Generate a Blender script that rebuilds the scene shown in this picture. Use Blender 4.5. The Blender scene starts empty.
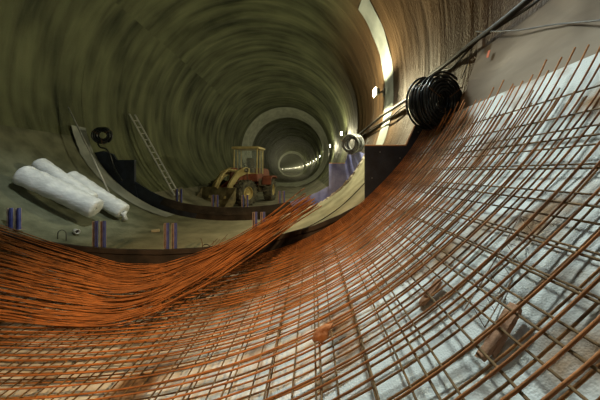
import bpy, math, random
from mathutils import Vector, Matrix
random.seed(11)
sc = bpy.context.scene
COL = sc.collection
R = math.radians
sin, cos, pi = math.sin, math.cos, math.pi

# ------------------------------------------------------------------ camera
CX, CZ = 2.78, -2.50          # tunnel axis is x = 0, z = 0, running along +Y
F = 270.0
cam_d = bpy.data.cameras.new('camera')
cam = bpy.data.objects.new('camera', cam_d)
COL.objects.link(cam)
cam.location = (CX, 0, CZ)
cam.rotation_euler = (R(90), 0, 0)
cam_d.sensor_width = 36
cam_d.lens = 36 * F / 600
cam_d.shift_x = -13 / 600
cam_d.shift_y = -28 / 600
cam_d.clip_start = 0.02
cam_d.clip_end = 1000
sc.camera = cam

def at(px, py, d):
    """real-world point seen at (px, py) of the photograph, d metres down the tunnel"""
    return Vector((CX + (px - 313) * d / F, d, CZ - (py - 172) * d / F))

# ------------------------------------------------------------------ tunnel profile
def sstep(a, b, x):
    if a > b: a, b, x = -a, -b, -x
    t = max(0.0, min(1.0, (x - a) / (b - a)))
    return t * t * (3 - 2 * t)

def axis_x(y):
    return -0.00050 * y * y if y > 0 else 0.0

def prof(th, y):
    """radius of the tunnel at angle th (degrees from straight down, + to the right)"""
    r = 5.2 - 0.85 * math.exp(-(th / 45.0) ** 2)
    r += 0.2 * sstep(50, 80, th) * (1 - sstep(120, 150, th)) * (1 - sstep(6.5, 9.0, y))
    return r

def P(th, y, inset=0.0):
    r = prof(th, y) - inset
    return Vector((axis_x(y) + r * sin(R(th)), y, -r * cos(R(th))))

# ------------------------------------------------------------------ materials
def mat(name, c1, c2=None, rough=0.7, metal=0.0, scale=6.0, bump=0.0, bscale=40.0, detail=4.0,
        coords='Object', stretch=(1, 1, 1), spec=0.4, lo=0.35, hi=0.65, emit=None, estr=0.0):
    m = bpy.data.materials.new(name)
    m.use_nodes = True
    nt = m.node_tree
    b = nt.nodes['Principled BSDF']
    b.inputs['Roughness'].default_value = rough
    b.inputs['Metallic'].default_value = metal
    b.inputs['Specular IOR Level'].default_value = spec
    b.inputs['Base Color'].default_value = (*c1, 1)
    tc = nt.nodes.new('ShaderNodeTexCoord')
    mp = nt.nodes.new('ShaderNodeMapping')
    mp.inputs['Scale'].default_value = stretch
    nt.links.new(tc.outputs[coords], mp.inputs['Vector'])
    if c2:
        n = nt.nodes.new('ShaderNodeTexNoise')
        n.inputs['Scale'].default_value = scale
        n.inputs['Detail'].default_value = detail
        nt.links.new(mp.outputs[0], n.inputs['Vector'])
        r = nt.nodes.new('ShaderNodeValToRGB')
        r.color_ramp.elements[0].position = lo
        r.color_ramp.elements[1].position = hi
        r.color_ramp.elements[0].color = (*c1, 1)
        r.color_ramp.elements[1].color = (*c2, 1)
        nt.links.new(n.outputs['Fac'], r.inputs['Fac'])
        nt.links.new(r.outputs['Color'], b.inputs['Base Color'])
    if bump:
        n2 = nt.nodes.new('ShaderNodeTexNoise')
        n2.inputs['Scale'].default_value = bscale
        n2.inputs['Detail'].default_value = 3
        nt.links.new(mp.outputs[0], n2.inputs['Vector'])
        bp = nt.nodes.new('ShaderNodeBump')
        bp.inputs['Strength'].default_value = bump
        bp.inputs['Distance'].default_value = 0.03
        nt.links.new(n2.outputs['Fac'], bp.inputs['Height'])
        nt.links.new(bp.outputs['Normal'], b.inputs['Normal'])
    if emit:
        b.inputs['Emission Color'].default_value = (*emit, 1)
        b.inputs['Emission Strength'].default_value = estr
    return m

def wall_material(name, ca, cb, streak, pebble, rough=0.55, wa=None, wb=None):
    """sprayed / foil covered tunnel wall: circumferential folds plus a pebbly grain (UV in metres)"""
    m = bpy.data.materials.new(name)
    m.use_nodes = True
    nt = m.node_tree
    L = nt.links.new
    b = nt.nodes['Principled BSDF']
    b.inputs['Roughness'].default_value = rough
    b.inputs['Specular IOR Level'].default_value = 0.22
    uv = nt.nodes.new('ShaderNodeUVMap'); uv.uv_map = 'UVMap'
    mp = nt.nodes.new('ShaderNodeMapping'); mp.inputs['Scale'].default_value = (0.35, 2.2, 1)
    L(uv.outputs[0], mp.inputs['Vector'])
    n1 = nt.nodes.new('ShaderNodeTexNoise'); n1.inputs['Scale'].default_value = 1.0
    n1.inputs['Detail'].default_value = 5; n1.inputs['Distortion'].default_value = 0.35
    L(mp.outputs[0], n1.inputs['Vector'])
    n2 = nt.nodes.new('ShaderNodeTexNoise'); n2.inputs['Scale'].default_value = 26
    n2.inputs['Detail'].default_value = 3
    L(uv.outputs[0], n2.inputs['Vector'])
    n3 = nt.nodes.new('ShaderNodeTexNoise'); n3.inputs['Scale'].default_value = 0.5
    n3.inputs['Detail'].default_value = 3
    L(uv.outputs[0], n3.inputs['Vector'])
    r = nt.nodes.new('ShaderNodeValToRGB')
    r.color_ramp.elements[0].position = 0.34; r.color_ramp.elements[1].position = 0.66
    r.color_ramp.elements[0].color = (*ca, 1); r.color_ramp.elements[1].color = (*cb, 1)
    mx = nt.nodes.new('ShaderNodeMath'); mx.operation = 'ADD'
    h1 = nt.nodes.new('ShaderNodeMath'); h1.operation = 'MULTIPLY'; h1.inputs[1].default_value = 0.6
    h3 = nt.nodes.new('ShaderNodeMath'); h3.operation = 'MULTIPLY'; h3.inputs[1].default_value = 0.4
    L(n1.outputs['Fac'], h1.inputs[0]); L(n3.outputs['Fac'], h3.inputs[0])
    L(h1.outputs[0], mx.inputs[0]); L(h3.outputs[0], mx.inputs[1])
    L(mx.outputs[0], r.inputs['Fac'])
    L(r.outputs['Color'], b.inputs['Base Color'])
    if wa:      # brown felt on the near right wall, ending raggedly
        r2 = nt.nodes.new('ShaderNodeValToRGB')
        r2.color_ramp.elements[0].position = 0.34; r2.color_ramp.elements[1].position = 0.66
        r2.color_ramp.elements[0].color = (*wa, 1); r2.color_ramp.elements[1].color = (*wb, 1)
        L(mx.outputs[0], r2.inputs['Fac'])
        sx = nt.nodes.new('ShaderNodeSeparateXYZ'); L(uv.outputs[0], sx.inputs[0])
        fac = None
        for ch, a, c in (('X', 3.9, 4.6), ('X', 13.2, 10.0), ('Y', 19.0, 11.0)):
            mr = nt.nodes.new('ShaderNodeMapRange'); mr.interpolation_type = 'SMOOTHSTEP'
            mr.inputs['From Min'].default_value = a; mr.inputs['From Max'].default_value = c
            L(sx.outputs[ch], mr.inputs['Value'])
            if fac is None: fac = mr.outputs[0]
            else:
                mu = nt.nodes.new('ShaderNodeMath'); mu.operation = 'MULTIPLY'
                L(fac, mu.inputs[0]); L(mr.outputs[0], mu.inputs[1]); fac = mu.outputs[0]
        mc = nt.nodes.new('ShaderNodeMix'); mc.data_type = 'RGBA'
        L(fac, mc.inputs['Factor']); L(r.outputs['Color'], mc.inputs[6]); L(r2.outputs['Color'], mc.inputs[7])
        L(mc.outputs[2], b.inputs['Base Color'])
    b1 = nt.nodes.new('ShaderNodeBump'); b1.inputs['Strength'].default_value = streak; b1.inputs['Distance'].default_value = 0.14
    b2 = nt.nodes.new('ShaderNodeBump'); b2.inputs['Strength'].default_value = pebble; b2.inputs['Distance'].default_value = 0.03
    L(n1.outputs['Fac'], b1.inputs['Height']); L(n2.outputs['Fac'], b2.inputs['Height'])
    L(b1.outputs['Normal'], b2.inputs['Normal']); L(b2.outputs['Normal'], b.inputs['Normal'])
    return m

M = {}
M['wall'] = wall_material('tunnel_wall', (0.022, 0.027, 0.014), (0.180, 0.195, 0.105), 0.9, 0.7, 0.65, (0.060, 0.034, 0.016), (0.140, 0.084, 0.042))
M['mud'] = mat('muddy_ground', (0.13, 0.125, 0.085), (0.26, 0.25, 0.18), 0.8, scale=1.5, bump=0.6, bscale=8)
def concrete():
    m = mat('cast_concrete', (0.26, 0.25, 0.165), (0.46, 0.44, 0.31), 0.75, scale=1.6, bump=0.4, bscale=12)
    nt = m.node_tree; L = nt.links.new
    b = nt.nodes['Principled BSDF']
    old = b.inputs['Base Color'].links[0].from_socket
    tc = nt.nodes['Texture Coordinate']
    n = nt.nodes.new('ShaderNodeTexNoise'); n.inputs['Scale'].default_value = 2.5; n.inputs['Detail'].default_value = 5
    L(tc.outputs['Object'], n.inputs['Vector'])
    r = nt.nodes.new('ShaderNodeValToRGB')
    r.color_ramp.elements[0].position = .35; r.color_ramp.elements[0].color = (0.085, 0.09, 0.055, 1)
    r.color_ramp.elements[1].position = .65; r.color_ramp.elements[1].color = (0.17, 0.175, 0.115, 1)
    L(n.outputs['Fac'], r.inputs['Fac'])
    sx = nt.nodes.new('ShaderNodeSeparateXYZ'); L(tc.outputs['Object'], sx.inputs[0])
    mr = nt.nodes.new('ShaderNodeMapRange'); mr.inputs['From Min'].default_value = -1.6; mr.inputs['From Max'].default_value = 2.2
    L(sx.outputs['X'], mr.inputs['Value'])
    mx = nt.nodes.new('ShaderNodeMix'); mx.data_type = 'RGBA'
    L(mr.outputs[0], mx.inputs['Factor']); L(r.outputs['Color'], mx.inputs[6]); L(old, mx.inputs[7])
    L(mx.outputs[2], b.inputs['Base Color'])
    return m
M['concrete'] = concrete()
M['pale_ring'] = mat('pale_lining_ring', (0.38, 0.40, 0.32), (0.55, 0.57, 0.47), 0.6, scale=2, bump=.3, bscale=5)
M['rust'] = mat('rusty_steel', (0.065, 0.036, 0.016), (0.33, 0.140, 0.040), 0.75, scale=3.5, spec=0.25, lo=0.3, hi=0.6)
M['rust_b'] = mat('rusty_steel_bright', (0.12, 0.048, 0.017), (0.41, 0.155, 0.046), 0.75, scale=5, spec=0.25, lo=0.3, hi=0.6)
M['rust_dull'] = mat('dull_brown_steel', (0.055, 0.036, 0.018), (0.24, 0.135, 0.05), 0.75, scale=4, spec=0.25)
M['wire'] = mat('spacer_wire', (0.10, 0.06, 0.03), (0.24, 0.13, 0.06), 0.7, scale=6)
M['film_ply'] = mat('film_faced_plywood', (0.008, 0.011, 0.020), (0.022, 0.030, 0.050), 0.5, scale=3, bump=0.15, bscale=20)
M['blue_ply'] = mat('blue_film_plywood', (0.09, 0.105, 0.32), (0.26, 0.29, 0.60), 0.5, scale=2.2, bump=0.2, bscale=10)
M['raw_edge'] = mat('raw_plywood_edge', (0.50, 0.27, 0.13), (0.62, 0.36, 0.19), 0.7, scale=20)
M['timber'] = mat('dirty_timber', (0.012, 0.010, 0.008), (0.045, 0.034, 0.026), 0.8, scale=2.5, bump=0.3, bscale=15)
M['blue_steel'] = mat('blue_painted_steel', (0.03, 0.04, 0.20), (0.08, 0.10, 0.30), 0.5, scale=8)
M['worn_steel'] = mat('worn_steel_web', (0.18, 0.13, 0.10), (0.34, 0.28, 0.24), 0.55, scale=9)
M['hose'] = mat('black_hose', (0.008, 0.009, 0.009), (0.022, 0.026, 0.026), 0.28, scale=8)
M['grey_hose'] = mat('grey_hose', (0.04, 0.045, 0.05), (0.30, 0.32, 0.34), 0.3, scale=5)
M['cable'] = mat('dusty_cable', (0.018, 0.016, 0.013), (0.05, 0.042, 0.033), 0.6, scale=6)
M['sheet'] = mat('grey_foil_sheet', (0.16, 0.125, 0.09), (0.25, 0.205, 0.155), 0.8, spec=0.1, scale=1.2, bump=0.5, bscale=2.0, stretch=(1, 0.5, 1.6))
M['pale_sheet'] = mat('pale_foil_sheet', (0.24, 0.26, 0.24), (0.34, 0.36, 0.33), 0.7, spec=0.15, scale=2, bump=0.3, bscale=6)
M['aluminium'] = mat('dull_aluminium', (0.42, 0.43, 0.42), (0.58, 0.58, 0.55), 0.4, 0.3, scale=8)
M['wood'] = mat('brown_wood', (0.20, 0.095, 0.05), (0.36, 0.19, 0.10), 0.75, scale=8, bump=0.4, bscale=25)
M['offcut'] = mat('dusty_wood', (0.30, 0.27, 0.17), (0.42, 0.38, 0.26), 0.8, scale=9)
M['rag'] = mat('orange_rag', (0.25, 0.09, 0.03), (0.42, 0.17, 0.06), 0.9, scale=9, bump=0.6, bscale=20)
M['cream'] = mat('dusty_yellow_paint', (0.34, 0.26, 0.10), (0.52, 0.43, 0.19), 0.6, scale=3.5)
M['red'] = mat('dusty_red_paint', (0.13, 0.035, 0.018), (0.24, 0.07, 0.035), 0.6, scale=3)
M['dark'] = mat('greasy_dark_steel', (0.035, 0.028, 0.018), (0.11, 0.085, 0.05), 0.6, scale=4)
M['bucket'] = mat('worn_bucket_steel', (0.07, 0.06, 0.035), (0.24, 0.20, 0.10), 0.6, scale=3)
M['tire'] = mat('dusty_rubber', (0.035, 0.033, 0.025), (0.13, 0.12, 0.08), 0.85, scale=5)
M['lamp_body'] = mat('lamp_housing', (0.06, 0.06, 0.055), (0.12, 0.12, 0.11), 0.5, scale=10)
M['bulb'] = mat('lamp_glass', (1, 1, 0.9), emit=(1.0, 0.93, 0.62), estr=30)
M['orange_mark'] = mat('orange_paint_mark', (0.6, 0.10, 0.03), (0.7, 0.15, 0.05), 0.7, scale=10)

# white fleece with a woven grain, rusty stains and painted shade of the bars
def fleece():
    m = bpy.data.materials.new('white_fleece'); m.use_nodes = True
    nt = m.node_tree; L = nt.links.new
    b = nt.nodes['Principled BSDF']; b.inputs['Roughness'].default_value = 0.8; b.inputs['Specular IOR Level'].default_value = 0.12
    uv = nt.nodes.new('ShaderNodeUVMap'); uv.uv_map = 'UVMap'
    n = nt.nodes.new('ShaderNodeTexNoise'); n.inputs['Scale'].default_value = 1.6; n.inputs['Detail'].default_value = 5
    L(uv.outputs[0], n.inputs['Vector'])
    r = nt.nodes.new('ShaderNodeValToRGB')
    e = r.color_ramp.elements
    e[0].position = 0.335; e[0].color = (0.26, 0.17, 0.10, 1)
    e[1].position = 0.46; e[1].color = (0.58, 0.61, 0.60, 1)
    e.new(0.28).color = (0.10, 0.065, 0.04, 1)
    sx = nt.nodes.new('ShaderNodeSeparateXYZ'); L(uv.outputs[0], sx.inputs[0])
    mr = nt.nodes.new('ShaderNodeMapRange'); mr.inputs['From Min'].default_value = 2.6; mr.inputs['From Max'].default_value = 5.0  # stains thicken towards the bulkhead, painting in shade under the dense bars
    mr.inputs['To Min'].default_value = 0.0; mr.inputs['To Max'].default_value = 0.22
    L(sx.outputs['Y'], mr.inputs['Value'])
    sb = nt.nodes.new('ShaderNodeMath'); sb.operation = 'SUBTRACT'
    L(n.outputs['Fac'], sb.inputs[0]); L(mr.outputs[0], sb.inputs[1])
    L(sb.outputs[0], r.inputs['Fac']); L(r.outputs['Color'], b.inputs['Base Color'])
    vo = nt.nodes.new('ShaderNodeTexVoronoi'); vo.inputs['Scale'].default_value = 95
    L(uv.outputs[0], vo.inputs['Vector'])
    nf = nt.nodes.new('ShaderNodeTexNoise'); nf.inputs['Scale'].default_value = 1.3; nf.inputs['Detail'].default_value = 2
    L(uv.outputs[0], nf.inputs['Vector'])
    b1 = nt.nodes.new('ShaderNodeBump'); b1.inputs['Strength'].default_value = 0.13; b1.inputs['Distance'].default_value = 0.2
    b2 = nt.nodes.new('ShaderNodeBump'); b2.inputs['Strength'].default_value = 0.5; b2.inputs['Distance'].default_value = 0.006
    L(nf.outputs['Fac'], b1.inputs['Height']); L(vo.outputs['Distance'], b2.inputs['Height'])
    L(b1.outputs['Normal'], b2.inputs['Normal']); L(b2.outputs['Normal'], b.inputs['Normal'])
    return m
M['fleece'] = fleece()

def plastic_wrap():
    m = mat('white_plastic_wrap', (0.62, 0.64, 0.66), (0.80, 0.82, 0.84), 0.3, scale=5, bump=0.5, bscale=14, stretch=(0.6, 2.0, 2.0))
    return m
M['wrap'] = plastic_wrap()

def glass():
    m = bpy.data.materials.new('cab_glass'); m.use_nodes = True
    b = m.node_tree.nodes['Principled BSDF']
    b.inputs['Base Color'].default_value = (0.8, 0.9, 0.82, 1)
    b.inputs['Roughness'].default_value = 0.08
    b.inputs['Alpha'].default_value = 0.08
    return m
M['glass'] = glass()

# ------------------------------------------------------------------ mesh helpers
class MB:
    def __init__(s):
        s.v, s.f, s.uv = [], [], {}
    def add(s, vs, fs, mtx=None):
        o = len(s.v)
        s.v += [tuple(mtx @ Vector(v)) if mtx else tuple(v) for v in vs]
        s.f += [tuple(i + o for i in f) for f in fs]
        return s
    def box(s, x0, x1, y0, y1, z0, z1, mtx=None, bev=0.0):
        if bev <= 0:
            vs = [(x, y, z) for z in (z0, z1) for y in (y0, y1) for x in (x0, x1)]
            fs = [(0, 2, 3, 1), (4, 5, 7, 6), (0, 1, 5, 4), (2, 6, 7, 3), (0, 4, 6, 2), (1, 3, 7, 5)]
            return s.add(vs, fs, mtx)
        b = bev
        ring = lambda z, q: [(x0 + q + b, y0 + q, z), (x1 - q - b, y0 + q, z), (x1 - q, y0 + q + b, z), (x1 - q, y1 - q - b, z),
                             (x1 - q - b, y1 - q, z), (x0 + q + b, y1 - q, z), (x0 + q, y1 - q - b, z), (x0 + q, y0 + q + b, z)]
        vs = ring(z0, b) + ring(z0 + b, 0) + ring(z1 - b, 0) + ring(z1, b)
        fs = [tuple(range(7, -1, -1)), tuple(range(24, 32))]
        for k in range(3):
            for i in range(8):
                j = (i + 1) % 8
                fs.append((k * 8 + i, k * 8 + j, k * 8 + 8 + j, k * 8 + 8 + i))
        return s.add(vs, fs, mtx)
    def tube(s, pts, r, n=6, caps=True, mtx=None, radii=None):
        pts = [Vector(p) for p in pts]
        vs, fs = [], []
        t0 = (pts[1] - pts[0]).normalized()
        u = t0.orthogonal().normalized()
        for i, p in enumerate(pts):
            if i == 0: t = t0
            elif i == len(pts) - 1: t = (pts[-1] - pts[-2]).normalized()
            else: t = (pts[i + 1] - pts[i - 1]).normalized()
            u = (u - t * u.dot(t)).normalized()
            w = t.cross(u)
            rr = radii[i] if radii else r
            for k in range(n):
                a = 2 * pi * k / n
                vs.append(p + (u * cos(a) + w * sin(a)) * rr)
        for i in range(len(pts) - 1):
            for k in range(n):
                j = (k + 1) % n
                fs.append((i * n + k, i * n + j, (i + 1) * n + j, (i + 1) * n + k))
        if caps:
            fs.append(tuple(range(n - 1, -1, -1)))
            fs.append(tuple((len(pts) - 1) * n + k for k in range(n)))
        return s.add(vs, fs, mtx)
    def lathe(s, prof_pts, n, mtx=None, mod=None):
        """prof_pts: (radius, axial x) pairs revolved about local X"""
        vs, fs = [], []
        m = len(prof_pts)
        for k in range(n):
            a = 2 * pi * k / n
            for i, (r, x) in enumerate(prof_pts):
                rr = r if mod is None else r + mod(k, i)
                vs.append((x, rr * cos(a), rr * sin(a)))
        for k in range(n):
            j = (k + 1) % n
            for i in range(m - 1):
                fs.append((k * m + i, k * m + i + 1, j * m + i + 1, j * m + i))
        return s.add(vs, fs, mtx)
    def prism_y(s, poly, y0, y1, mtx=None):
        """polygon in (x, z), extruded along Y"""
        n = len(poly)
        vs = [(x, y0, z) for x, z in poly] + [(x, y1, z) for x, z in poly]
        fs = [tuple(range(n)), tuple(range(2 * n - 1, n - 1, -1))]
        for i in range(n):
            j = (i + 1) % n
            fs.append((j, i, n + i, n + j))
        return s.add(vs, fs, mtx)
    def prism_x(s, poly, x0, x1, mtx=None):
        """polygon in (y, z), extruded along X"""
        n = len(poly)
        vs = [(x0, y, z) for y, z in poly] + [(x1, y, z) for y, z in poly]
        fs = [tuple(range(n - 1, -1, -1)), tuple(range(n, 2 * n))]
        for i in range(n):
            j = (i + 1) % n
            fs.append((i, j, n + j, n + i))
        return s.add(vs, fs, mtx)
    def strip(s, outer, inner, y0, y1):
        """solid band between two (x, z) polylines of equal length, extruded along Y"""
        n = len(outer)
        vs = []
        for (a, b) in zip(outer, inner):
            vs += [(a[0], y0, a[1]), (b[0], y0, b[1]), (b[0], y1, b[1]), (a[0], y1, a[1])]
        fs = [(0, 1, 2, 3), (4 * n - 1, 4 * n - 2, 4 * n - 3, 4 * n - 4)]
        for i in range(n - 1):
            for k in range(4):
                l = (k + 1) % 4
                fs.append((i * 4 + k, (i + 1) * 4 + k, (i + 1) * 4 + l, i * 4 + l))
        return s.add(vs, fs)
    def build(s, name, m, parent=None, smooth=False, loc=None):
        me = bpy.data.meshes.new(name)
        off = Vector(loc) if loc is not None else Vector((0, 0, 0))
        me.from_pydata([tuple(Vector(v) - off) for v in s.v], [], s.f)
        me.materials.append(m)
        if smooth:
            me.polygons.foreach_set('use_smooth', [True] * len(me.polygons))
        me.update()
        o = bpy.data.objects.new(name, me)
        o.location = off
        COL.objects.link(o)
        if parent:
            o.parent = parent
            o.location = off - root_loc(parent)
        return o

def root_loc(o):
    l = o.location.copy()
    while o.parent:
        o = o.parent
        l += o.location
    return l

def tag(o, label=None, cat=None, group=None, kind=None):
    if label: o['label'] = label
    if cat: o['category'] = cat
    if group: o['group'] = group
    if kind: o['kind'] = kind
    return o

def thing(name, loc, label, cat, group=None):
    o = bpy.data.objects.new(name, None)
    o.empty_display_size = 0.1
    COL.objects.link(o)
    o.location = loc
    return tag(o, label, cat, group)

def T(x, y, z): return Matrix.Translation((x, y, z))
def RX(a): return Matrix.Rotation(R(a), 4, 'X')
def RY(a): return Matrix.Rotation(R(a), 4, 'Y')
def RZ(a): return Matrix.Rotation(R(a), 4, 'Z')

def catmull(pts, n):
    pts = [Vector(p) for p in pts]
    q = [2 * pts[0] - pts[1]] + pts + [2 * pts[-1] - pts[-2]]
    out = []
    for i in range(1, len(q) - 2):
        a, b, c, d = q[i - 1], q[i], q[i + 1], q[i + 2]
        for k in range(n):
            t = k / n
            out.append(0.5 * ((2 * b) + (c - a) * t + (2 * a - 5 * b + 4 * c - d) * t * t + (3 * b - a - 3 * c + d) * t ** 3))
    out.append(pts[-1])
    return out

def surf(name, m, th0, th1, ths, ys, inset, parent=None, jitter=None, thick=0.0):
    """piece of surface following the tunnel profile, with UVs in metres"""
    nt_ = max(1, int(round((th1 - th0) / ths)))
    tv = [th0 + (th1 - th0) * i / nt_ for i in range(nt_ + 1)]
    vs, fs, uvs = [], [], []
    for y in ys:
        for t in tv:
            ins = inset(t, y) if callable(inset) else inset
            vs.append(P(t, y, ins))
            uvs.append((t * pi / 180 * 5.0, y))
    w = len(tv)
    for i in range(len(ys) - 1):
        for k in range(w - 1):
            fs.append((i * w + k, i * w + k + 1, (i + 1) * w + k + 1, (i + 1) * w + k))
    me = bpy.data.meshes.new(name)
    me.from_pydata([tuple(v) for v in vs], [], fs)
    ul = me.uv_layers.new(name='UVMap')
    for lp in me.loops:
        ul.data[lp.index].uv = uvs[lp.vertex_index]
    me.polygons.foreach_set('use_smooth', [True] * len(fs))
    me.materials.append(m)
    me.update()
    o = bpy.data.objects.new(name, me)
    COL.objects.link(o)
    if thick:
        md = o.modifiers.new('thickness', 'SOLIDIFY')
        md.thickness = thick; md.offset = 0
    return o

# ------------------------------------------------------------------ the setting
D1, D2 = 5.0, 9.4          # the two stop-end bulkheads
ys = []
y = -6.0
while y < 290:
    ys.append(y)
    y += 0.3 if y < 14 else (0.55 if y < 60 else (1.5 if y < 130 else 4))
def ribs(t, y):
    base = -0.05
    if y > 12:
        ph = (y % 4.45) / 4.45
        base += 0.10 * ph ** 3 + (0.09 if ph > 0.93 else 0)
    return base
tag(surf('wall_left', M['wall'], -130, -48, 2.5, ys, ribs), kind='structure')
tag(surf('ceiling', M['wall'], 130, 230, 2.5, ys, ribs), kind='structure')
tag(surf('wall_right', M['wall'], 48, 130, 2.5, ys, ribs), kind='structure')
tag(surf('floor', M['mud'], -48, 48, 3, ys, ribs), kind='structure')
# end of the view, far round the bend
endy = ys[-1]
e = MB(); e.add([P(a, endy, -0.2) for a in range(0, 360, 10)], [tuple(range(36))])
tag(e.build('wall_far', M['wall']), kind='structure')
# pale stepped ring of finished lining deep in the tunnel
yr = [31.8, 32.0, 32.6, 33.4, 34.2, 35.0, 35.8]
tag(surf('trim_1', M['pale_ring'], -180, 180, 3, yr, lambda t, y: 0.05 + 0.42 * sstep(31.8, 34.5, y)), kind='structure')
yr = [99, 100, 101, 102, 103, 104]
tag(surf('trim_2', M['pale_ring'], -180, 180, 3, yr, lambda t, y: 0.05 + 0.5 * sstep(99, 102.5, y)), kind='structure')
# flat muddy running floor beyond the second bulkhead
fl = []
gy = [D2 + 0.12 + i * 0.5 for i in range(90)]
g = MB()
vs, fs = [], []
for q in gy:
    for k in range(13):
        x = -3.1 + 6.2 * k / 12
        vs.append((axis_x(q) + x, q, -4.22 + 0.03 * sin(q * 2.1 + x * 1.7) * cos(x * 2.3 - q)))
for i in range(len(gy) - 1):
    for k in range(12):
        fs.append((i * 13 + k, i * 13 + k + 1, (i + 1) * 13 + k + 1, (i + 1) * 13 + k))
g.add(vs, fs)
tag(g.build('floor', M['mud'], smooth=True), kind='structure')

# fleece lining under the mat
ysm = [-2 + 0.12 * i for i in range(int((D1 + 2) / 0.12) + 1)]
def fl_in(t, y):
    return 0.02 + 0.025 * sin(t * 0.31 + y * 2.3) * sin(y * 1.4 - t * 0.12) * (1 - sstep(60, 74, t))
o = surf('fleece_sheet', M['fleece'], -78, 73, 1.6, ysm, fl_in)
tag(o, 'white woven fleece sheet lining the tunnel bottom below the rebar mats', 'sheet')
# grey foil sheet hanging on the right wall above the bars
ysh = [-2 + 0.15 * i for i in range(42)]
o = surf('foil_sheet', M['sheet'], 69.5, 82.8, 0.8, ysh, lambda t, y: 0.0 + (0.012 + 0.05 * abs(sin(y * 2.2 + t * 0.1)) * sstep(83, 78, t) + (0.03 if 2.2 < y < 2.55 else 0)) * sstep(72, 76, t))
tag(o, 'grey brown foil sheet on the right wall above the rebar tips', 'sheet')

# cast concrete invert between the bulkheads
def cin(t, y=0): return 0.16 - 0.235 * sstep(-40, -84, t) if t < 0 else 0.16 - 0.07 * sstep(20, 50, t)
ths = [-104 + 2 * i for i in range(87)]
out = [(P(t, 5, 0.02).x, P(t, 5, 0.02).z) for t in ths]
inn = [(P(t, 5, cin(t)).x, P(t, 5, cin(t)).z) for t in ths]
vs, fs = [], []
cy = [D1 + 0.06 + (D2 - D1 - 0.07) * i / 12 for i in range(13)]
w = len(ths)
for yy in cy:
    for t in ths: vs.append(P(t, yy, cin(t)))
for i in range(12):
    for k in range(w - 1):
        fs.append((i * w + k, i * w + k + 1, (i + 1) * w + k + 1, (i + 1) * w + k))
b = MB(); b.add(vs, fs)
# end faces and rims
for yy, row in ((cy[0], 0), (cy[-1], 12)):
    o0 = len(b.v)
    for t in ths: b.v.append(tuple(P(t, yy, -0.04)))
    for k in range(w - 1):
        b.f.append((row * w + k, row * w + k + 1, o0 + k + 1, o0 + k))
for k in (0, w - 1):
    o0 = len(b.v)
    for yy in cy: b.v.append(tuple(P(ths[k], yy, -0.04)))
    for i in range(12):
        b.f.append((i * w + k, (i + 1) * w + k, o0 + i + 1, o0 + i))
tag(b.build('floor', M['concrete'], smooth=False), kind='structure')

# rough pale lip where the concrete meets the far bulkhead
lp = MB()
pts = [P(t, D2 - 0.06 + random.uniform(-.015, .015), cin(t) + 0.01 + random.uniform(-.012, .012)) for t in [22 + 0.8 * i for i in range(58)]]
lp.tube(pts, 0.05, 6, radii=[random.uniform(.025, .06) for _ in pts])
M['lip'] = mat('crumbly_mortar', (0.38, 0.33, 0.28), (0.66, 0.64, 0.58), 0.9, scale=14)
o = lp.build('mortar_ridge', M['lip'])
tag(o, 'crumbly pale mortar ridge along the right edge of far bulkhead', 'mortar')

# ------------------------------------------------------------------ rebar mats
RB = 0.0062
def make_mat(name, label, inset, dy, y_off, th_l, th_r, dth, th_off, material, rad, y0=0.25):
    root = thing(name, (0, 2.5, P(0, 2.5, inset).z), label, 'rebar mat')
    yy = y0 + y_off
    while yy < D1 - 0.06:
        te = th_r + random.uniform(-2.0, 1.5)
        n = 64
        dyj = random.uniform(-0.025, 0.025)
        sk = random.uniform(-0.03, 0.03)
        pts = []
        for i in range(n + 1):
            t = th_l + (te - th_l) * i / n
            pts.append(P(t, min(D1 - 0.05, yy + dyj + sk * (i / n - .5) + 0.006 * sin(t * .2 + yy * 9)), inset + RB))
        b = MB().tube(pts, rad, 5)
        b.build('arch_bar', material, root, smooth=True, loc=pts[n // 2])
        yy += dy * random.choice((0.8, 1.0, 1.0, 1.15)) * (1.08 if yy < 2.2 else 0.78)
    t = th_l + 1 + th_off
    arch_top = dth > 2.2
    while t < th_r - 4:
        tj = t + random.uniform(-.3, .3)
        sl = random.uniform(-.25, .25)
        pts = [P(tj + sl * (i / 8 - .5), -0.6 + (D1 - 0.08 + 0.6) * i / 8, inset + RB + (-2 if arch_top else 2) * rad) for i in range(9)]
        b = MB().tube(pts, rad, 5)
        b.build('longitudinal_bar', M['rust_dull'], root, smooth=True, loc=pts[4])
        t += dth * random.choice((0.9, 1.0, 1.1)) * (1.5 if arch_top and t < 38 else 1)
    return root
make_mat('rebar_mat', 'rusty rebar mat lying lowest, right against the white fleece', 0.07, 0.11, 0.0, -62, 69.5, 1.9, 0.0, M['rust'], 0.0064)
make_mat('rebar_mat', 'upper rusty rebar mat, its rod tips rising highest on the right wall', 0.175, 0.115, 0.06, -56, 72.5, 2.6, 0.9, M['rust_b'], 0.0068)

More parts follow.
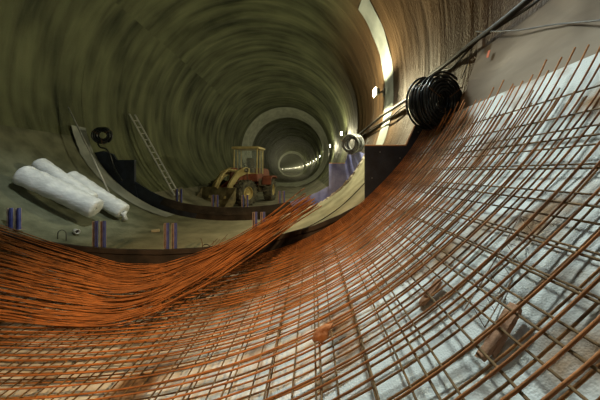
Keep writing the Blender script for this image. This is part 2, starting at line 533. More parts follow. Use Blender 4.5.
# wire lattice spacers between the two mats
def spacer(th0, th1, y0, y1, lo, hi, n, label, group=None):
    b = MB()
    top, bot, zig = [], [], []
    for i in range(2 * n + 1):
        f = i / (2 * n)
        t, yy = th0 + (th1 - th0) * f, y0 + (y1 - y0) * f
        top.append(P(t, yy, hi)); bot.append(P(t, yy, lo))
        zig.append(top[-1] if i % 2 else bot[-1])
    root = thing('lattice_spacer', bot[n], label, 'spacer', group)
    MB().tube(top, 0.003, 4).build('top_wire', M['wire'], root, loc=bot[n])
    MB().tube(bot, 0.003, 4).build('bottom_wire', M['wire'], root, loc=bot[n])
    MB().tube(zig, 0.0026, 4).build('zigzag_wire', M['wire'], root, loc=bot[n])
spacer(48, 56, 1.35, 1.62, 0.03, 0.165, 7, 'thin zigzag wire spacer standing on the white fleece at right')
spacer(36, 54, 2.25, 2.3, 0.03, 0.165, 11, 'thin zigzag wire spacer under the orange bars at centre right')
spacer(-2, 8, 1.75, 1.9, 0.03, 0.165, 7, 'thin zigzag wire spacer under the bars at the bottom left')
spacer(24, 38, 5.5, 5.7, 0.10, 0.22, 10, 'thin zigzag wire spacer on the concrete beside the near bulkhead')

# loose single wire sticks on the concrete
for i in range(7):
    x0 = random.uniform(222, 250); x1 = x0 + random.uniform(-4, 16)
    p0 = P(3 + random.uniform(0, 8), 5.45 + 0.05 * i, 0.145)
    p1 = p0 + Vector((random.uniform(-.1, .28), random.uniform(-.05, .3), random.uniform(.22, .40)))
    o = MB().tube([p0, (p0 + p1) / 2 + Vector((.02, 0, .03)), p1], 0.006, 5).build('starter_bar', M['wire'], loc=p0)
    tag(o, 'thin brown starter bar sticking up from concrete left of the rod bundle', 'rebar', 'starter bars on the concrete')

# ------------------------------------------------------------------ fanned bundle of loose rods
top_k = [(-85, 198, 5.0), (0, 226, 4.90), (70, 248, 4.85), (135, 266, 4.72), (195, 256, 4.8), (250, 231, 5.00), (303, 193, 5.30)]
bot_k = [(-85, 311, 3.05), (0, 320, 2.88), (70, 327, 2.80), (130, 321, 2.85), (190, 293, 3.25), (245, 258, 3.85), (318, 208, 4.95)]
A_ = [at(*k) for k in top_k]; B_ = [at(*k) for k in bot_k]
NR = 64
for i in range(NR):
    u = i / (NR - 1)
    uu = [u ** 0.85, u ** 0.8, u ** 0.75, u ** 0.72, u ** 0.85, u, u]
    ks = []
    cl = 0.5 + 0.5 * sin(u * 41.0)         # rods gather into strands towards the free end
    for j in range(7):
        f = uu[j]
        if j >= 4: f = f + (round(u * 7) / 7 - f) * 0.55
        p = A_[j].lerp(B_[j], f)
        s = 0.003 if j < 4 else 0.02 + 0.018 * (j - 3)
        p += Vector((random.uniform(-s, s), random.uniform(-s, s) * 1.5, random.uniform(-.012, .04) + (random.uniform(-.03, .06) if j >= 5 else 0)))
        ks.append(p)
    pts = catmull(ks, 7)
    # keep clear of the mats and the membrane
    for k, p in enumerate(pts):
        th = math.degrees(math.atan2(p.x, -p.z))
        rho = math.hypot(p.x, p.z)
        mx = prof(th, p.y) - 0.205 - random.uniform(0, 0.01)
        if rho > mx and p.y < D1:
            pts[k] = Vector((p.x * mx / rho, p.y, p.z * mx / rho))
    if random.random() < 0.45: pts = pts[:len(pts) - random.choice((2, 3, 4, 6, 8))]
    if random.random() < 0.2: pts = pts[random.choice((2, 4)):]
    o = MB().tube(pts, 0.0085, 5).build('loose_rebar', M['rust_b'], smooth=True, loc=pts[len(pts) // 2])
    tag(o, 'long orange rusty rod in the sagging loose fan of rods at left', 'rebar', 'loose rods fanned out over the mat')

# ------------------------------------------------------------------ bulkheads
def pz(px, py, d):
    v = at(px, py, d); return (v.x, v.z)
# near bulkhead
near = thing('stop_end_formwork', (0, D1, -4.3), 'near black bulkhead across the tunnel, stepped at the right beside the big coil', 'formwork')
near_in = [(-120, 196), (-60, 214), (0, 232), (40, 241), (80, 246.5), (120, 249.5), (160, 250), (200, 248), (240, 243), (280, 235), (315, 225.5), (340, 215), (366, 201)]
inn = [pz(a, c, D1) for a, c in near_in]
outl = []
for (x, z) in inn:
    th = math.degrees(math.atan2(x, -z)); q = P(th, D1, -0.02); outl.append((q.x, q.z))
b = MB(); b.strip(outl, inn, D1, D1 + 0.05); b.build('curved_board', M['timber'], near)
inn2 = [(x, z + 0.0) for x, z in inn]
b = MB(); b.strip([(x, z - 0.075) for x, z in inn], [(x, z + 0.012) for x, z in inn], D1 - 0.04, D1 - 0.002); b.build('edge_batten', M['timber'], near)
# right stepped panel, film faced, in two layers with a raw top edge
rp = [pz(*k, D1) for k in ((365, 203), (365, 146), (406, 146), (415, 126), (431, 122))]
rim = []
for t in range(70, 47, -2):
    q = P(t, D1, -0.02); rim.append((q.x, q.z))
poly = rp + [r_ for r_ in rim if r_[0] > rp[0][0] + 0.02]
b = MB(); b.prism_y(poly, D1 - 0.02, D1 + 0.05); b.build('stepped_panel', M['film_ply'], near)
b = MB()
for (a, c) in ((rp[1], rp[2]), (rp[2], rp[3]), (rp[3], rp[4])):
    d = Vector((c[0] - a[0], c[1] - a[1])).normalized(); nrm = Vector((-d.y, d.x))
    if nrm.y < 0 and abs(nrm.x) < .5: nrm = -nrm
    if nrm.x > 0.3: nrm = -nrm
    h = 0.02
    b.prism_y([(a[0], a[1]), (c[0], c[1]), (c[0] + nrm.x * h, c[1] + nrm.y * h), (a[0] + nrm.x * h, a[1] + nrm.y * h)], D1 - 0.022, D1 + 0.052)
tag(b.build('raw_edge', M['raw_edge'], near), label='pale orange raw plywood edge')
b = MB()
for (a, c) in ((380, 152), (400, 158), (372, 178), (388, 196), (418, 132)):
    q = at(a, c, D1 - 0.02); b.box(q.x - .007, q.x + .007, q.y - .005, q.y, q.z - .007, q.z + .007, bev=.002)
b.build('screw_head', M['aluminium'], near)

# far bulkhead
far = thing('stop_end_formwork', (0, D2, -4.2), 'far bulkhead in front of the loader, black at left and blue at right', 'formwork')
def rimpts(t0, t1, st, y, ins=0.1):
    n = int(abs(t1 - t0) / st)
    return [(P(t0 + (t1 - t0) * i / n, y, ins).x, P(t0 + (t1 - t0) * i / n, y, ins).z) for i in range(n + 1)]
low_in = [(134, 181), (150, 191), (165, 198), (182, 203), (200, 206), (220, 207.5), (245, 207.5), (270, 205.5), (290, 202), (305, 197.5), (318, 192), (329, 186)]
inn = [pz(a, c, D2) for a, c in low_in]
outl = []
for (x, z) in inn:
    th = math.degrees(math.atan2(x, -z)); q = P(th, D2, 0.02); outl.append((q.x, q.z))
mid = [(0.45 * a[0] + .55 * c[0], 0.45 * a[1] + .55 * c[1]) for a, c in zip(outl, inn)]
k6 = 6
b = MB(); b.strip(outl[:5], inn[:5], D2, D2 + 0.05); tag(b.build('curved_board', M['film_ply'], far), label='black left end board')
b = MB(); b.strip(outl[4:9], inn[4:9], D2, D2 + 0.05); b.build('curved_board', M['timber'], far)
b = MB(); b.strip(outl[8:], inn[8:], D2, D2 + 0.05); tag(b.build('curved_board', M['blue_ply'], far), label='blue stained right end board')
b = MB(); b.strip([(x * .997, z + 0.0) for x, z in mid[2:9]], [(x, z + 0.015) for x, z in inn[2:9]], D2 - 0.06, D2 - 0.002); tag(b.build('waling_board', M['timber'], far), label='upper board fixed to the front')
def panel(pts, t0, t1, m, name):
    pl = [pz(*k, D2) for k in pts]
    poly = pl + rimpts(t0, t1, 2.0, D2, 0.02)
    b = MB(); b.prism_y(poly, D2 - 0.03, D2 + 0.06)
    return b.build(name, m, far)
tag(panel([(329, 189), (329, 163.5), (345, 163.5), (347.5, 155), (352, 149)], 68, 46, M['blue_ply'], 'stepped_panel'), label='blue grey stepped panel')
tag(panel([(104, 151), (113, 154), (117, 160), (135, 160), (135, 183)], -42, -69, M['film_ply'], 'stepped_panel'), label='black stepped panel')
b = MB()
a0, c0 = pz(329, 163.5, D2), pz(345, 163.5, D2)
b.box(a0[0], c0[0], D2 - .032, D2 + .062, a0[1], a0[1] + .02)
tag(b.build('raw_edge', M['raw_edge'], far), label='pale raw plywood edge')

# posts: pairs of blue channels
def post(px, y_top, y_bot, d, zfoot, label, k=1.0):
    t_ = at(px, y_top, d); z0 = zfoot
    root = thing('formwork_post', (t_.x, d, z0), label, 'steel post')
    for s in (-1, 1):
        x = t_.x + s * 0.075 * k
        w, t = 0.085 * k, 0.010
        b = MB()
        b.box(x - w / 2, x + w / 2, d + .0, d + .0 + t, z0, t_.z)
        b.box(x - w / 2, x - w / 2 + .012, d - .04, d, z0, t_.z)
        b.build('channel', M['worn_steel'], root, loc=(x, d, z0))
        b = MB()
        b.box(x + w / 2 - .036 * k, x + w / 2, d - .045, d - .001, z0, t_.z + .004)
        tag(b.build('flange', M['blue_steel'], root, loc=(x, d, z0)), label='blue painted flange')
    b = MB(); b.box(t_.x - .13 * k, t_.x + .13 * k, d - .05, d + .05, z0, z0 + .012); b.build('base_plate', M['worn_steel'], root, loc=(t_.x, d, z0))
def cz_at(x, y):
    th = 0
    for _ in range(12):
        th = math.degrees(math.asin(max(-1, min(1, (x - axis_x(y)) / (prof(th, y) - cin(th))))))
    return P(th, y, cin(th)).z
for px, yt, lab in ((15, 208, 'blue double channel post at the far left behind the near bulkhead'),
                    (100, 221, 'blue double channel post below the white rolls, behind the near bulkhead'),
                    (171, 223, 'blue double channel post between the white rolls and the rod bundle'),
                    (259, 212, 'blue double channel post touching the rod bundle')):
    x = at(px, 0, 5.17).x
    post(px, yt, 0, 5.17, cz_at(x, 5.17) + .004, lab)
for px, yt, lab in ((179, 189, 'small double post at the foot of the ladder behind far bulkhead'),
                    (215, 195, 'small double post in front of the loader bucket'),
                    (245, 195, 'small double post in front of the loader front wheel'),
                    (281.5, 191, 'small double post right of the loader behind far bulkhead')):
    post(px, yt, 0, D2 + 0.2, -4.215 if px > 180 else -4.05, lab, 1.0)

# lifting loops on the concrete
for px, py, lab in ((62, 247, 'small dark wire lifting loop left of the blue post'), (206, 249, 'small dark wire lifting loop left of the rod bundle')):
    d = 5.45
    x = at(px, py, d).x; z = cz_at(x, d)
    pts = [(x - .085, d, z)] + [(x + .085 * -cos(a), d, z + .13 + .085 * sin(a)) for a in [pi * i / 10 for i in range(11)]] + [(x + .085, d, z)]
    o = MB().tube(pts, 0.008, 6).build('lifting_loop', M['cable'], smooth=True, loc=(x, d, z))
    tag(o, lab, 'loop')

# ------------------------------------------------------------------ rolls wrapped in white plastic
def roll(p0, p1, r, label, knot=False, seed=0):
    p0, p1 = Vector(p0), Vector(p1)
    ax = (p1 - p0); Ln = ax.length
    m = Matrix.Translation(p0) @ ax.to_track_quat('X', 'Z').to_matrix().to_4x4()
    root = thing('membrane_roll', p0 * .5 + p1 * .5, label, 'roll')
    rnd = random.Random(seed)
    n, seg = 28, 26
    pr = [(0.02, 0.02), (r * .8, 0.0), (r * .97, 0.03)] + [(r * (1 + .025 * sin(k * 1.3 + seed)), 0.05 + (Ln - .1) * k / seg) for k in range(seg + 1)] + [(r * .96, Ln - .03), (r * .8, Ln), (0.02, Ln - .02)]
    b = MB(); b.lathe(pr, n, m, mod=lambda k, i: r * .035 * sin(k * 2 * pi / n * 3 + i * .22 + seed) + rnd.uniform(-.004, .004))
    b.build('wrapped_body', M['wrap'], root, smooth=True, loc=root.location)
    if knot:
        b = MB()
        b.tube([m @ Vector((Ln - .02, 0, -.02)), m @ Vector((Ln + .05, .01, -.08)), m @ Vector((Ln + .12, .03, -r + .04))], .05, 8, radii=[.10, .045, .075])
        tag(b.build('knotted_end', M['wrap'], root, smooth=True, loc=root.location), label='twisted plastic end')
roll(at(22, 174, 6.15), at(97, 209, 6.35), 0.235, 'largest shiny white wrapped roll, lying in front on the concrete', seed=1)
roll(at(38, 163, 6.8), at(92, 200, 6.9), 0.18, 'dull white wrapped roll half hidden behind the largest roll', seed=5)
roll(at(69, 177, 7.35), at(124, 212, 7.35), 0.215, 'white wrapped roll with a twisted end, nearest the far bulkhead', True, seed=3)

# small bits on the concrete
p = at(156, 228, 7.2); z = cz_at(p.x, p.y)
b = MB(); b.box(-.11, .09, -.05, .05, 0, .07, bev=.01, mtx=T(p.x, p.y, z) @ RZ(30))
tag(b.build('wood_offcut', M['offcut'], loc=(p.x, p.y, z)), 'small pale wood offcut on the concrete right of the rolls', 'wood')
p = at(75, 226, 5.9); z = cz_at(p.x, p.y)
b = MB(); b.lathe([(0, 0), (.045, 0), (.05, .02), (.05, .17), (.04, .17), (.04, .03), (0, .03)], 14, T(p.x, p.y, z + .055) @ RZ(-35))
tag(b.build('metal_can', M['aluminium'], smooth=True, loc=(p.x, p.y, z)), 'small dull can lying in front of the largest white roll', 'can')

# pale foil strip beside the left coil
ysp = [8.75 + 0.07 * i for i in range(9)]
o = surf('foil_strip', M['pale_sheet'], -79, -26, 1.5, ysp, lambda t, y: (cin(t) if t > -69 else .02) + 0.018 + 0.012 * abs(sin(t * .7)))
tag(o, 'pale grey foil strip running down the left wall beside the small coil', 'sheet')

# leaning pole and ladder on the left wall
p0, p1 = at(111, 197, 8.15), at(68, 107, 8.5)
o = MB().tube([p0, (p0 + p1) / 2 + Vector((.02, 0, -.01)), p1], 0.022, 8).build('leaning_pole', M['aluminium'], smooth=True, loc=p0)
tag(o, 'thin pale pole leaning on the left wall behind the white rolls', 'pole')
l0, l1 = at(175, 196, 11.75), at(129.5, 114, 11.45)
ax = (l1 - l0); sd = Vector((0.07, 0.25, 0.02))
root = thing('ladder', l0, 'pale aluminium ladder leaning on the left wall behind the far bulkhead', 'ladder')
for s in (0, 1):
    a, c = l0 + sd * s, l1 + sd * s
    b = MB(); q = ax.to_track_quat('X', 'Y').to_matrix().to_4x4()
    b.box(0, ax.length, -.02, .02, -.045, .045, mtx=Matrix.Translation(a) @ q)
    b.build('rail', M['aluminium'], root, loc=a)
for i in range(1, 13):
    a = l0 + ax * (i / 13)
    MB().tube([a, a + sd], 0.016, 8).build('rung', M['aluminium'], root, smooth=True, loc=a)

# ------------------------------------------------------------------ hose coils
def coil(c, axis, r_in, r_out, depth, hose_r, layers, label, material, tail=None, seed=0, squash=1.0):
    c = Vector(c); axis = Vector(axis).normalized()
    m = Matrix.Translation(c) @ axis.to_track_quat('X', 'Z').to_matrix().to_4x4()
    root = thing('hose_coil', c - Vector((0, 0, r_out)), label, 'hose')
    rnd = random.Random(seed)
    for L_ in range(layers):
        x = (L_ / max(1, layers - 1) - .5) * (depth - 2 * hose_r)
        turns = (r_out - r_in) / (2 * hose_r * 1.55)
        n = int(turns * 30)
        pts = []
        a0 = rnd.uniform(0, 6)
        for i in range(n + 1):
            f = i / n
            a = a0 + f * turns * 2 * pi * (1 if L_ % 2 else -1)
            r = r_in + hose_r + (r_out - r_in - 2 * hose_r) * f
            wob = 1 + .03 * sin(a * 1.0 + L_ * 1.7)
            pts.append(m @ Vector((x + .25 * hose_r * sin(a * 2.3 + L_), r * wob * cos(a), r * wob * sin(a) * squash)))
        MB().tube(pts, hose_r, 7).build('hose_layer', material, root, smooth=True, loc=root.location)
    if tail:
        MB().tube(catmull(tail, 8), hose_r, 7).build('hose_tail', material, root, smooth=True, loc=root.location)
    for k in range(3):
        a = 2.1 * k + .6
        pts = []
        for (x, r) in ((-depth / 2, r_in), (-depth / 2 - .008, r_out * .98), (0, r_out + .01), (depth / 2 + .008, r_out * .98), (depth / 2, r_in)):
            pts.append(m @ Vector((x, r * cos(a), r * sin(a) * squash)))
        MB().tube(pts, .006, 5).build('tie_wire', M['wire'], root, loc=root.location)
coil(at(435, 103, 4.5), (0.42, -1, -0.05), 0.12, 0.47, 0.40, 0.020, 5, 'large black hose coil on the near bulkhead behind the bar tips', M['hose'], seed=2)
coil(at(352.5, 144, 9.2), (-0.75, -1, -0.15), 0.17, 0.36, 0.42, 0.026, 5, 'shiny grey hose coil standing on the blue panel', M['grey_hose'], seed=4)
coil(at(102.5, 135.5, 9.2), (0.35, -1, 0.0), 0.10, 0.31, 0.22, 0.026, 4, 'small round black hose coil on the left end of far bulkhead', M['hose'],
     tail=[at(97, 141, 9.15), at(100, 147, 9.15), at(106, 149, 9.2), at(110, 155, 9.25), at(114, 167, 9.28), at(122, 181, 9.28)], seed=6)

# ------------------------------------------------------------------ cables on the right wall
def cable_pts(lst): return catmull([at(*k) for k in lst], 8)
def clampw(pts, ins):
    o = []
    for p in pts:
        th = math.degrees(math.atan2(p.x - axis_x(p.y), -p.z)); rho = math.hypot(p.x - axis_x(p.y), p.z)
        o.append(P(th, p.y, ins) if True else p)
    return o
def wall_cable(lst, r, ins, name, label, m=M['cable'], cat='cable'):
    pts = clampw(cable_pts(lst), ins)
    o = MB().tube(pts, r, 8).build(name, m, smooth=True, loc=pts[len(pts) // 2])
    tag(o, label, cat)
wall_cable([(560, -22, 2.8), (533, 0, 3.1), (500, 24, 3.6), (466, 43, 4.2), (440, 61, 4.9), (416, 75, 5.7), (400, 90, 6.4), (384, 101, 7.3), (372, 110, 8.2), (355, 124, 10.5), (340, 136, 14)],
           0.04, 0.09, 'power_cable', 'thick dark power cable along the right wall up to the nearest lamp')
wall_cable([(575, -22, 2.7), (538, 4, 3.05), (505, 26, 3.6), (470, 44, 4.2), (445, 66, 4.8), (422, 72, 5.5), (398, 94, 6.4), (382, 105, 7.3), (368, 117, 8.3), (352, 128, 10.7), (339, 138, 14)],
           0.018, 0.06, 'power_cable', 'thinner sagging cable just below the thick one')
wall_cable([(469, 31, 4.1), (500, 31, 3.5), (525, 30, 3.1), (555, 26, 2.7), (590, 21, 2.25), (640, 12, 1.8)], 0.008, 0.10, 'steel_wire', 'thin taut wire running right across the grey foil sheet', M['cable'], 'wire')
wall_cable([(470, 32, 4.1), (462, 48, 4.25), (455, 60, 4.3), (447, 76, 4.4)], 0.006, 0.06, 'thin_cable', 'thin dark line hanging from the cable tie above the big coil')
# cable tie plate
p = P(83.3, 3.95, 0.06)
b = MB(); b.box(-.05, .0, -.06, .06, -.07, .05, mtx=Matrix.Translation(p), bev=.006)
tag(b.build('cable_clamp', M['sheet'], loc=p), 'small grey clamp holding the cables above the foil sheet', 'clamp')
# thin cable across the cast concrete
pts = [P(t, 5.9 + .9 * sstep(20, 66, t), cin(t) + .012) for t in range(18, 64, 2)]
o = MB().tube(pts, .010, 6).build('thin_cable', M['cable'], smooth=True, loc=pts[8])
tag(o, 'thin dark cable lying up the pale concrete right of the rod bundle', 'cable')
pts = [P(t, 7.9 - .5 * sstep(30, 66, t), cin(t) + .012) for t in range(52, 66, 2)]

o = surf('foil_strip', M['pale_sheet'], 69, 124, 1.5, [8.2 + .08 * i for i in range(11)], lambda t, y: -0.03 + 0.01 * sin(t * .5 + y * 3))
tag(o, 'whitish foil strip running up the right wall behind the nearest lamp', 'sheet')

# orange paint marks on the right wall
for (px, py, d, lab) in ((478, 53, 3.75, 'small orange paint mark on the grey foil sheet'),):
    v = at(px, py, d); th = math.degrees(math.atan2(v.x, -v.z))
    q = [P(th - .5, d - .02, .075), P(th + .6, d - .03, .075), P(th + .7, d + .02, .075), P(th - .3, d + .03, .075)]
    o = MB().add(q, [(0, 1, 2, 3)]).build('paint_mark', M['orange_mark'], loc=q[0])
    md = o.modifiers.new('t', 'SOLIDIFY'); md.thickness = .004
    tag(o, lab, 'paint mark')

# ------------------------------------------------------------------ debris under the mat
def floor_at(px, py, inset):
    lo, hi = .3, 8
    for _ in range(50):
        d = (lo + hi) / 2
        v = at(px, py, d); th = math.degrees(math.atan2(v.x, -v.z))
        if math.hypot(v.x, v.z) < prof(th, d) - inset: lo = d
        else: hi = d
    v = at(px, py, d); return v, math.degrees(math.atan2(v.x, -v.z))
def wood(px, py, L_, W_, H_, rz, label, splits=0):
    v, th = floor_at(px, py, 0.045)
    m = Matrix.Translation(P(th, v.y, 0.048)) @ RY(-th) @ RZ(rz)
    b = MB()
    n = 9
    rnd = random.Random(px)
    vs = []
    for i in range(n + 1):
        f = i / n
        x = (f - .5) * L_
        e = .85 if i in (0, n) else 1
        for (yy, zz) in ((-.5, 0), (.5, 0), (.5, 1), (-.5, 1)):
            vs.append((x + rnd.uniform(-.01, .01), yy * W_ * e * (1 + rnd.uniform(-.05, .05)), zz * H_ * e))
    fs = [(3, 2, 1, 0), tuple(4 * n + k for k in range(4))]
    for i in range(n):
        for k in range(4):
            l = (k + 1) % 4
            fs.append((4 * i + k, 4 * i + l, 4 * i + 4 + l, 4 * i + 4 + k))
    b.add(vs, fs, m)
    o = b.build('wood_scrap', M['wood'], loc=v)
    tag(o, label, 'wood')
wood(505, 330, .25, .07, .022, 12, 'brown wood scrap under the bars at lower right')
wood(494, 346, .17, .045, .02, 2, 'smaller brown wood scrap just below the larger one at lower right')
wood(432, 294, .20, .055, .02, 8, 'brown wood scrap under the bars right of centre')
v, th = floor_at(324, 336, 0.2)
m = Matrix.Translation(P(th, v.y, 0.205)) @ RY(-th)
b = MB(); rnd = random.Random(5)
n, k_ = 14, 7
vs, fs = [], []
for i in range(k_):
    f = i / (k_ - 1)
    for k in range(n):
        a = 2 * pi * k / n
        r = 0.062 * cos(f * pi / 2 * .93) * (1 + .28 * sin(3 * a + f * 3) + rnd.uniform(-.1, .1))
        vs.append((r * cos(a) * 1.25, r * sin(a) * .8, .07 * .7 * sin(f * pi / 2) + rnd.uniform(-.006, .006)))
for i in range(k_ - 1):
    for k in range(n):
        j = (k + 1) % n
        fs.append((i * n + k, i * n + j, (i + 1) * n + j, (i + 1) * n + k))
fs.append(tuple((k_ - 1) * n + k for k in range(n))); fs.append(tuple(range(n - 1, -1, -1)))
b.add(vs, fs, m)
tag(b.build('crumpled_rag', M['rag'], smooth=True, loc=v), 'crumpled orange rag lying on the mat near bottom centre', 'rag')

# ------------------------------------------------------------------ wheel loader
GZ = -4.22
LX, LY = -0.95, 15.4
ld = thing('wheel_loader', (LX, LY, GZ), 'dusty yellow and red wheel loader with an open cab deep in the tunnel', 'loader')
fm = T(LX + .0, LY - .1, GZ) @ RZ(-30)          # front half, turned left at the joint
rm = T(LX, LY - .1, GZ) @ RZ(-6)
def lpart(b, name, m, parent=ld, smooth=False, label=None):
    o = b.build(name, m, parent, smooth, loc=(LX, LY, GZ))
    if label: tag(o, label)
    return o
def wheel(mx, x, y, name='wheel'):
    side = 1 if x > 0 else -1
    r, w = .64, .50
    pr = [(r * .52, -w * .42), (r * .62, -w * .5), (r * .88, -w * .52), (r * .985, -w * .40), (r, -w * .2), (r, w * .2), (r * .985, w * .40), (r * .88, w * .52), (r * .62, w * .5), (r * .52, w * .42)]
    m = mx @ T(x, y, r)
    b = MB(); b.lathe(pr, 40, m)
    for k in range(20):
        a = 360 * k / 20
        for s in (-1, 1):
            b.box(min(0, s * w * .52), max(0, s * w * .52), -.045, .045, r - .03, r + .035, mtx=m @ RX(a + (9 if s > 0 else 0)) @ RZ(s * 22))
    t = lpart(b, 'tire', M['tire'])
    b = MB(); b.lathe([(0, side * w * .22), (.10, side * w * .30), (.12, side * w * .2), (.28, side * w * .2), (.31, side * w * .42), (.34, side * w * .42), (.34, -side * w * .4), (0, -side * w * .4)], 24, m)
    for k in range(8):
        a = k * pi / 4
        b.box(side * w * .2 - .01, side * w * .2 + .03, -.02, .02, -.02, .02, mtx=m @ T(0, .2 * cos(a), .2 * sin(a)))
    o = b.build('rim', M['cream'], t, loc=(LX, LY, GZ))
for x in (-.98, .98):
    wheel(fm, x, -1.15)
    wheel(rm, x, 1.25)
b = MB(); b.box(-.75, .75, -1.3, -1.0, .5, .8, fm, .04); b.lathe([(0, -.9), (.11, -.9), (.11, .9), (0, .9)], 12, fm @ T(0, -1.15, .64))
lpart(b, 'front_axle', M['dark'])
b = MB(); b.prism_x([(-1.55, .55), (-.1, .5), (0, .75), (-.05, 1.25), (-.5, 1.95), (-.85, 1.95), (-1.0, 1.3), (-1.6, .95)], -.38, -.26, fm)
b.prism_x([(-1.55, .55), (-.1, .5), (0, .75), (-.05, 1.25), (-.5, 1.95), (-.85, 1.95), (-1.0, 1.3), (-1.6, .95)], .26, .38, fm)
b.box(-.3, .3, -1.45, -.1, .55, .95, fm, .03)
lpart(b, 'front_frame', M['red'])
for s in (-1, 1):
    b = MB(); b.prism_x([(-.45, 1.92), (-.75, 1.98), (-1.35, 1.75), (-1.85, 1.15), (-2.15, .42), (-1.95, .32), (-1.62, 1.0), (-1.2, 1.45), (-.7, 1.62), (-.45, 1.62)], s * .55 - .06, s * .55 + .06, fm)
    lpart(b, 'lift_arm', M['cream'])
    b = MB(); b.tube([fm @ Vector((s * .55, -.35, .85)), fm @ Vector((s * .55, -1.0, 1.15))], .07, 10); b.tube([fm @ Vector((s * .55, -1.0, 1.15)), fm @ Vector((s * .55, -1.5, 1.4))], .04, 10)
    lpart(b, 'lift_cylinder', M['dark'], smooth=True)
b = MB(); b.tube([fm @ Vector((0, -.7, 1.75)), fm @ Vector((0, -1.4, 1.85))], .08, 10); b.tube([fm @ Vector((0, -1.4, 1.85)), fm @ Vector((0, -1.75, 1.6)), fm @ Vector((0, -2.1, .9))], .05, 10)
lpart(b, 'tilt_linkage', M['cream'], smooth=True)
b = MB()
pr = [(-2.05, .95), (-2.12, .35), (-2.3, .10), (-2.85, .03), (-2.85, .0), (-2.28, .03), (-2.06, .3), (-1.98, .95)]
b.prism_x(pr, -1.2, 1.2, fm)
for s in (-1, 1):
    b.prism_x([(-2.02, .95), (-2.06, .3), (-2.28, .04), (-2.8, .02), (-2.35, .55)], s * 1.2 - .025, s * 1.2 + .025, fm)
for k in range(7):
    b.box(-1.15 + k * .36, -1.03 + k * .36, -3.0, -2.8, 0, .045, fm)
lpart(b, 'bucket', M['bucket'])
b = MB(); b.box(-.42, .42, -.1, 2.2, .55, .95, rm, .04); b.lathe([(0, -.9), (.11, -.9), (.11, .9), (0, .9)], 12, rm @ T(0, 1.25, .64)); lpart(b, 'rear_frame', M['dark'])
b = MB(); b.prism_x([(.85, .95), (2.35, .95), (2.45, 1.1), (2.4, 1.75), (2.1, 1.9), (.85, 1.95)], -.62, .62, rm)
for k in range(6): b.box(.62, .64, 1.1, 1.9, 1.15 + k * .1, 1.2 + k * .1, rm)
lpart(b, 'engine_hood', M['red'])
b = MB(); b.box(-.75, .75, 2.3, 2.6, .55, 1.2, rm, .06); lpart(b, 'counterweight', M['cream'])
for s in (-1, 1):
    b = MB(); b.prism_x([(.45, 1.0), (.5, 1.38), (.8, 1.5), (1.7, 1.5), (2.0, 1.38), (2.0, 1.3), (1.68, 1.42), (.82, 1.42), (.58, 1.3), (.53, 1.0)], s * 1.0 - .25, s * 1.0 + .25, rm); lpart(b, 'fender', M['red'])
    b = MB(); b.box(s * .85 - .17, s * .85 + .17, -.1, .38, .62, .66, rm); b.box(s * .85 - .17, s * .85 + .17, -.1, .38, .95, .99, rm); b.box(s * .85 - .17, s * .85 - .13, -.1, .38, .6, 1.35, rm); lpart(b, 'step', M['dark'])
# cab
b = MB(); b.box(-.70, .70, -.35, .85, 1.2, 1.62, rm, .03); lpart(b, 'cab_base', M['red'])
b = MB()
for (x, yb, yt) in ((-.66, -.32, -.22), (.66, -.32, -.22), (-.66, .80, .80), (.66, .80, .80)):
    b.tube([rm @ Vector((x, yb, 1.6)), rm @ Vector((x, yt, 3.02))], .045, 6)
b.box(-.70, .70, -.27, -.19, 1.62, 1.68, rm); b.tube([rm @ Vector((.66, .25, 1.6)), rm @ Vector((.66, .25, 3.02))], .03, 6); b.tube([rm @ Vector((-.66, .25, 1.6)), rm @ Vector((-.66, .25, 3.02))], .03, 6)
lpart(b, 'cab_frame', M['cream'])
b = MB(); b.box(-.78, .78, -.40, .95, 3.0, 3.14, rm, .04); lpart(b, 'cab_roof', M['cream'])
b = MB()
b.box(-.62, .62, -.29, -.28, 1.68, 3.0, rm); b.box(.655, .665, .28, .78, 1.65, 3.0, rm); b.box(-.665, -.655, .28, .78, 1.65, 3.0, rm); b.box(-.62, .62, .81, .82, 1.65, 3.0, rm)
lpart(b, 'cab_window', M['glass'])
b = MB(); b.box(-.25, .25, .15, .6, 1.62, 1.95, rm, .04); b.box(-.24, .24, .52, .64, 1.9, 2.55, rm, .04); lpart(b, 'seat', M['dark'])
b = MB(); b.tube([rm @ Vector((0, -.2, 1.6)), rm @ Vector((0, .02, 2.1))], .03, 8)
ring = [rm @ (T(0, .03, 2.12) @ RX(-30) @ Vector((.19 * cos(a), .19 * sin(a), 0))) for a in [2 * pi * i / 18 for i in range(19)]]
b.tube(ring, .016, 6); lpart(b, 'steering_wheel', M['dark'], smooth=True)
b = MB(); b.tube([rm @ Vector((.52, 1.05, 1.9)), rm @ Vector((.52, 1.05, 2.95)), rm @ Vector((.52, 1.12, 3.1))], .06, 10); b.tube([rm @ Vector((.52, 1.05, 2.05)), rm @ Vector((.52, 1.05, 2.7))], .10, 10); lpart(b, 'exhaust_pipe', M['cream'], smooth=True)
b = MB(); b.tube([rm @ Vector((-.35, 1.35, 1.9)), rm @ Vector((-.35, 1.35, 2.25))], .05, 10); b.tube([rm @ Vector((-.35, 1.35, 2.2)), rm @ Vector((-.35, 1.35, 2.4))], .11, 12); lpart(b, 'air_filter', M['dark'], smooth=True)
for s in (-1, 1):
    b = MB(); b.tube([fm @ Vector((s * .72, -.75, 1.3)), fm @ Vector((s * .72, -.75, 1.75))], .025, 6); b.box(s * .72 - .11, s * .72 + .11, -.86, -.72, 1.72, 1.92, fm, .03)
    h = lpart(b, 'headlight', M['dark'])
    b = MB(); b.lathe([(0, 0), (.07, 0), (.075, -.02)], 14, fm @ T(s * .72, -.865, 1.82) @ RZ(-90)); b.build('lens', M['aluminium'], h, loc=(LX, LY, GZ))

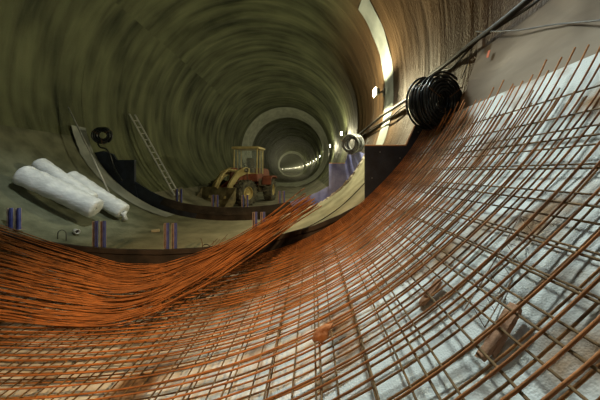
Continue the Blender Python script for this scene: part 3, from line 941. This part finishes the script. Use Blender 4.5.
# ------------------------------------------------------------------ lamps along the right wall
lamp_y = [8.6, 17.9, 26.6, 34.8, 43.5, 53, 63, 73, 84, 95, 107, 119, 131, 143, 155, 168, 182, 196, 210, 225, 242, 260, 278]
proto = None
def make_lamp():
    root = bpy.data.objects.new('wall_lamp', None); COL.objects.link(root); root.empty_display_size = .1
    b = MB(); b.box(-.02, .16, -.015, .015, -.02, .02); b.box(.15, .2, -.09, .09, -.12, .12, bev=.008); b.build('bracket', M['lamp_body'], root)
    b = MB(); b.box(-.10, -.01, -.15, .15, -.10, .10, bev=.02)
    for k in range(5): b.box(-.01, .02, -.12 + k * .055, -.10 + k * .055, -.08, .08)
    b.build('housing', M['lamp_body'], root)
    b = MB(); b.box(-.135, -.101, -.16, .16, -.12, .12, bev=.012); b.build('glass_face', M['bulb'], root)
    return root
LAMPW = [640, 340, 300, 120, 70, 70, 80, 100, 160, 420, 300] + [300] * 20
for i, y in enumerate(lamp_y):
    if proto is None:
        o = proto = make_lamp()
    else:
        o = proto.copy(); COL.objects.link(o)
        for ch in proto.children:
            c = ch.copy(); COL.objects.link(c); c.parent = o
    pos = P(90.5, y, 0.30 if y < 9 else .24)
    o.location = pos
    labs = ['nearest and brightest wall lamp, high on the right wall', 'second lamp down the right wall, just above the grey hose coil',
            'third lamp down the right wall, left of the grey hose coil', 'fourth lamp down the right wall of the tunnel', 'fifth lamp down the right wall of the tunnel']
    if i < 5: tag(o, labs[i], 'lamp')
    else: tag(o, 'tiny lamp in the far row beyond the fifth on the right wall', 'lamp', 'far lamps along the right wall')
    if i < 5: o['group'] = 'lamps along the right wall'
    l = bpy.data.lights.new('lamp_light', 'POINT'); l.energy = LAMPW[i]; l.color = (1.0, 0.92, 0.58); l.shadow_soft_size = .05
    lo = bpy.data.objects.new('lamp_light', l); COL.objects.link(lo); lo.location = pos + Vector((-.22, 0, 0))

# ------------------------------------------------------------------ unseen lights added at the near end
def spot(loc, aim, energy, color, size, blend=.6, soft=.1, name='unseen_light'):
    l = bpy.data.lights.new(name, 'SPOT'); l.energy = energy; l.color = color; l.spot_size = R(size); l.spot_blend = blend; l.shadow_soft_size = soft
    o = bpy.data.objects.new(name, l); COL.objects.link(o); o.location = loc
    o.rotation_euler = (Vector(aim) - Vector(loc)).to_track_quat('-Z', 'Y').to_euler()
    return o
spot((0.2, -1.5, 0.2), (1.4, 4.3, -3.7), 1750, (1.0, 0.60, 0.27), 58, 0.9, .25)         # added warm light on the bars, source unseen
spot((1.2, 1.4, 2.2), (5.1, 4.0, -0.4), 130, (1.0, 0.62, 0.30), 56, 0.9, .2)            # unseen light added to warm the right wall
spot((2.6, 6.2, 2.9), (4.1, 1.1, -3.1), 2900, (0.88, 1.0, 0.95), 50, 0.9, .6)          # added cool light raking the fleece, leaving the bars backlit
spot((2.8, 3.0, 3.9), (-3.1, 6.4, -3.0), 1800, (0.92, 1.0, 0.92), 26, 1.0, .15)          # unseen light added to brighten the rolls

l = bpy.data.lights.new('unseen_light', 'POINT'); l.energy = 110; l.color = (0.85, 0.95, 1.0); l.shadow_soft_size = .5
o = bpy.data.objects.new('unseen_light', l); COL.objects.link(o); o.location = (0.4, -2.6, 2.2)          # soft fill added behind the camera
w = bpy.data.worlds.new('world'); sc.world = w; w.use_nodes = True
w.node_tree.nodes['Background'].inputs[0].default_value = (0.55, 0.6, 0.4, 1)
w.node_tree.nodes['Background'].inputs[1].default_value = 0.01
sc.view_settings.view_transform = 'Standard'
sc.view_settings.look = 'None'
sc.view_settings.exposure = 0.0
sc.view_settings.gamma = 1.0
sc.view_settings.use_curve_mapping = False
sc.cycles.max_bounces = 6
sc.cycles.use_denoising = True
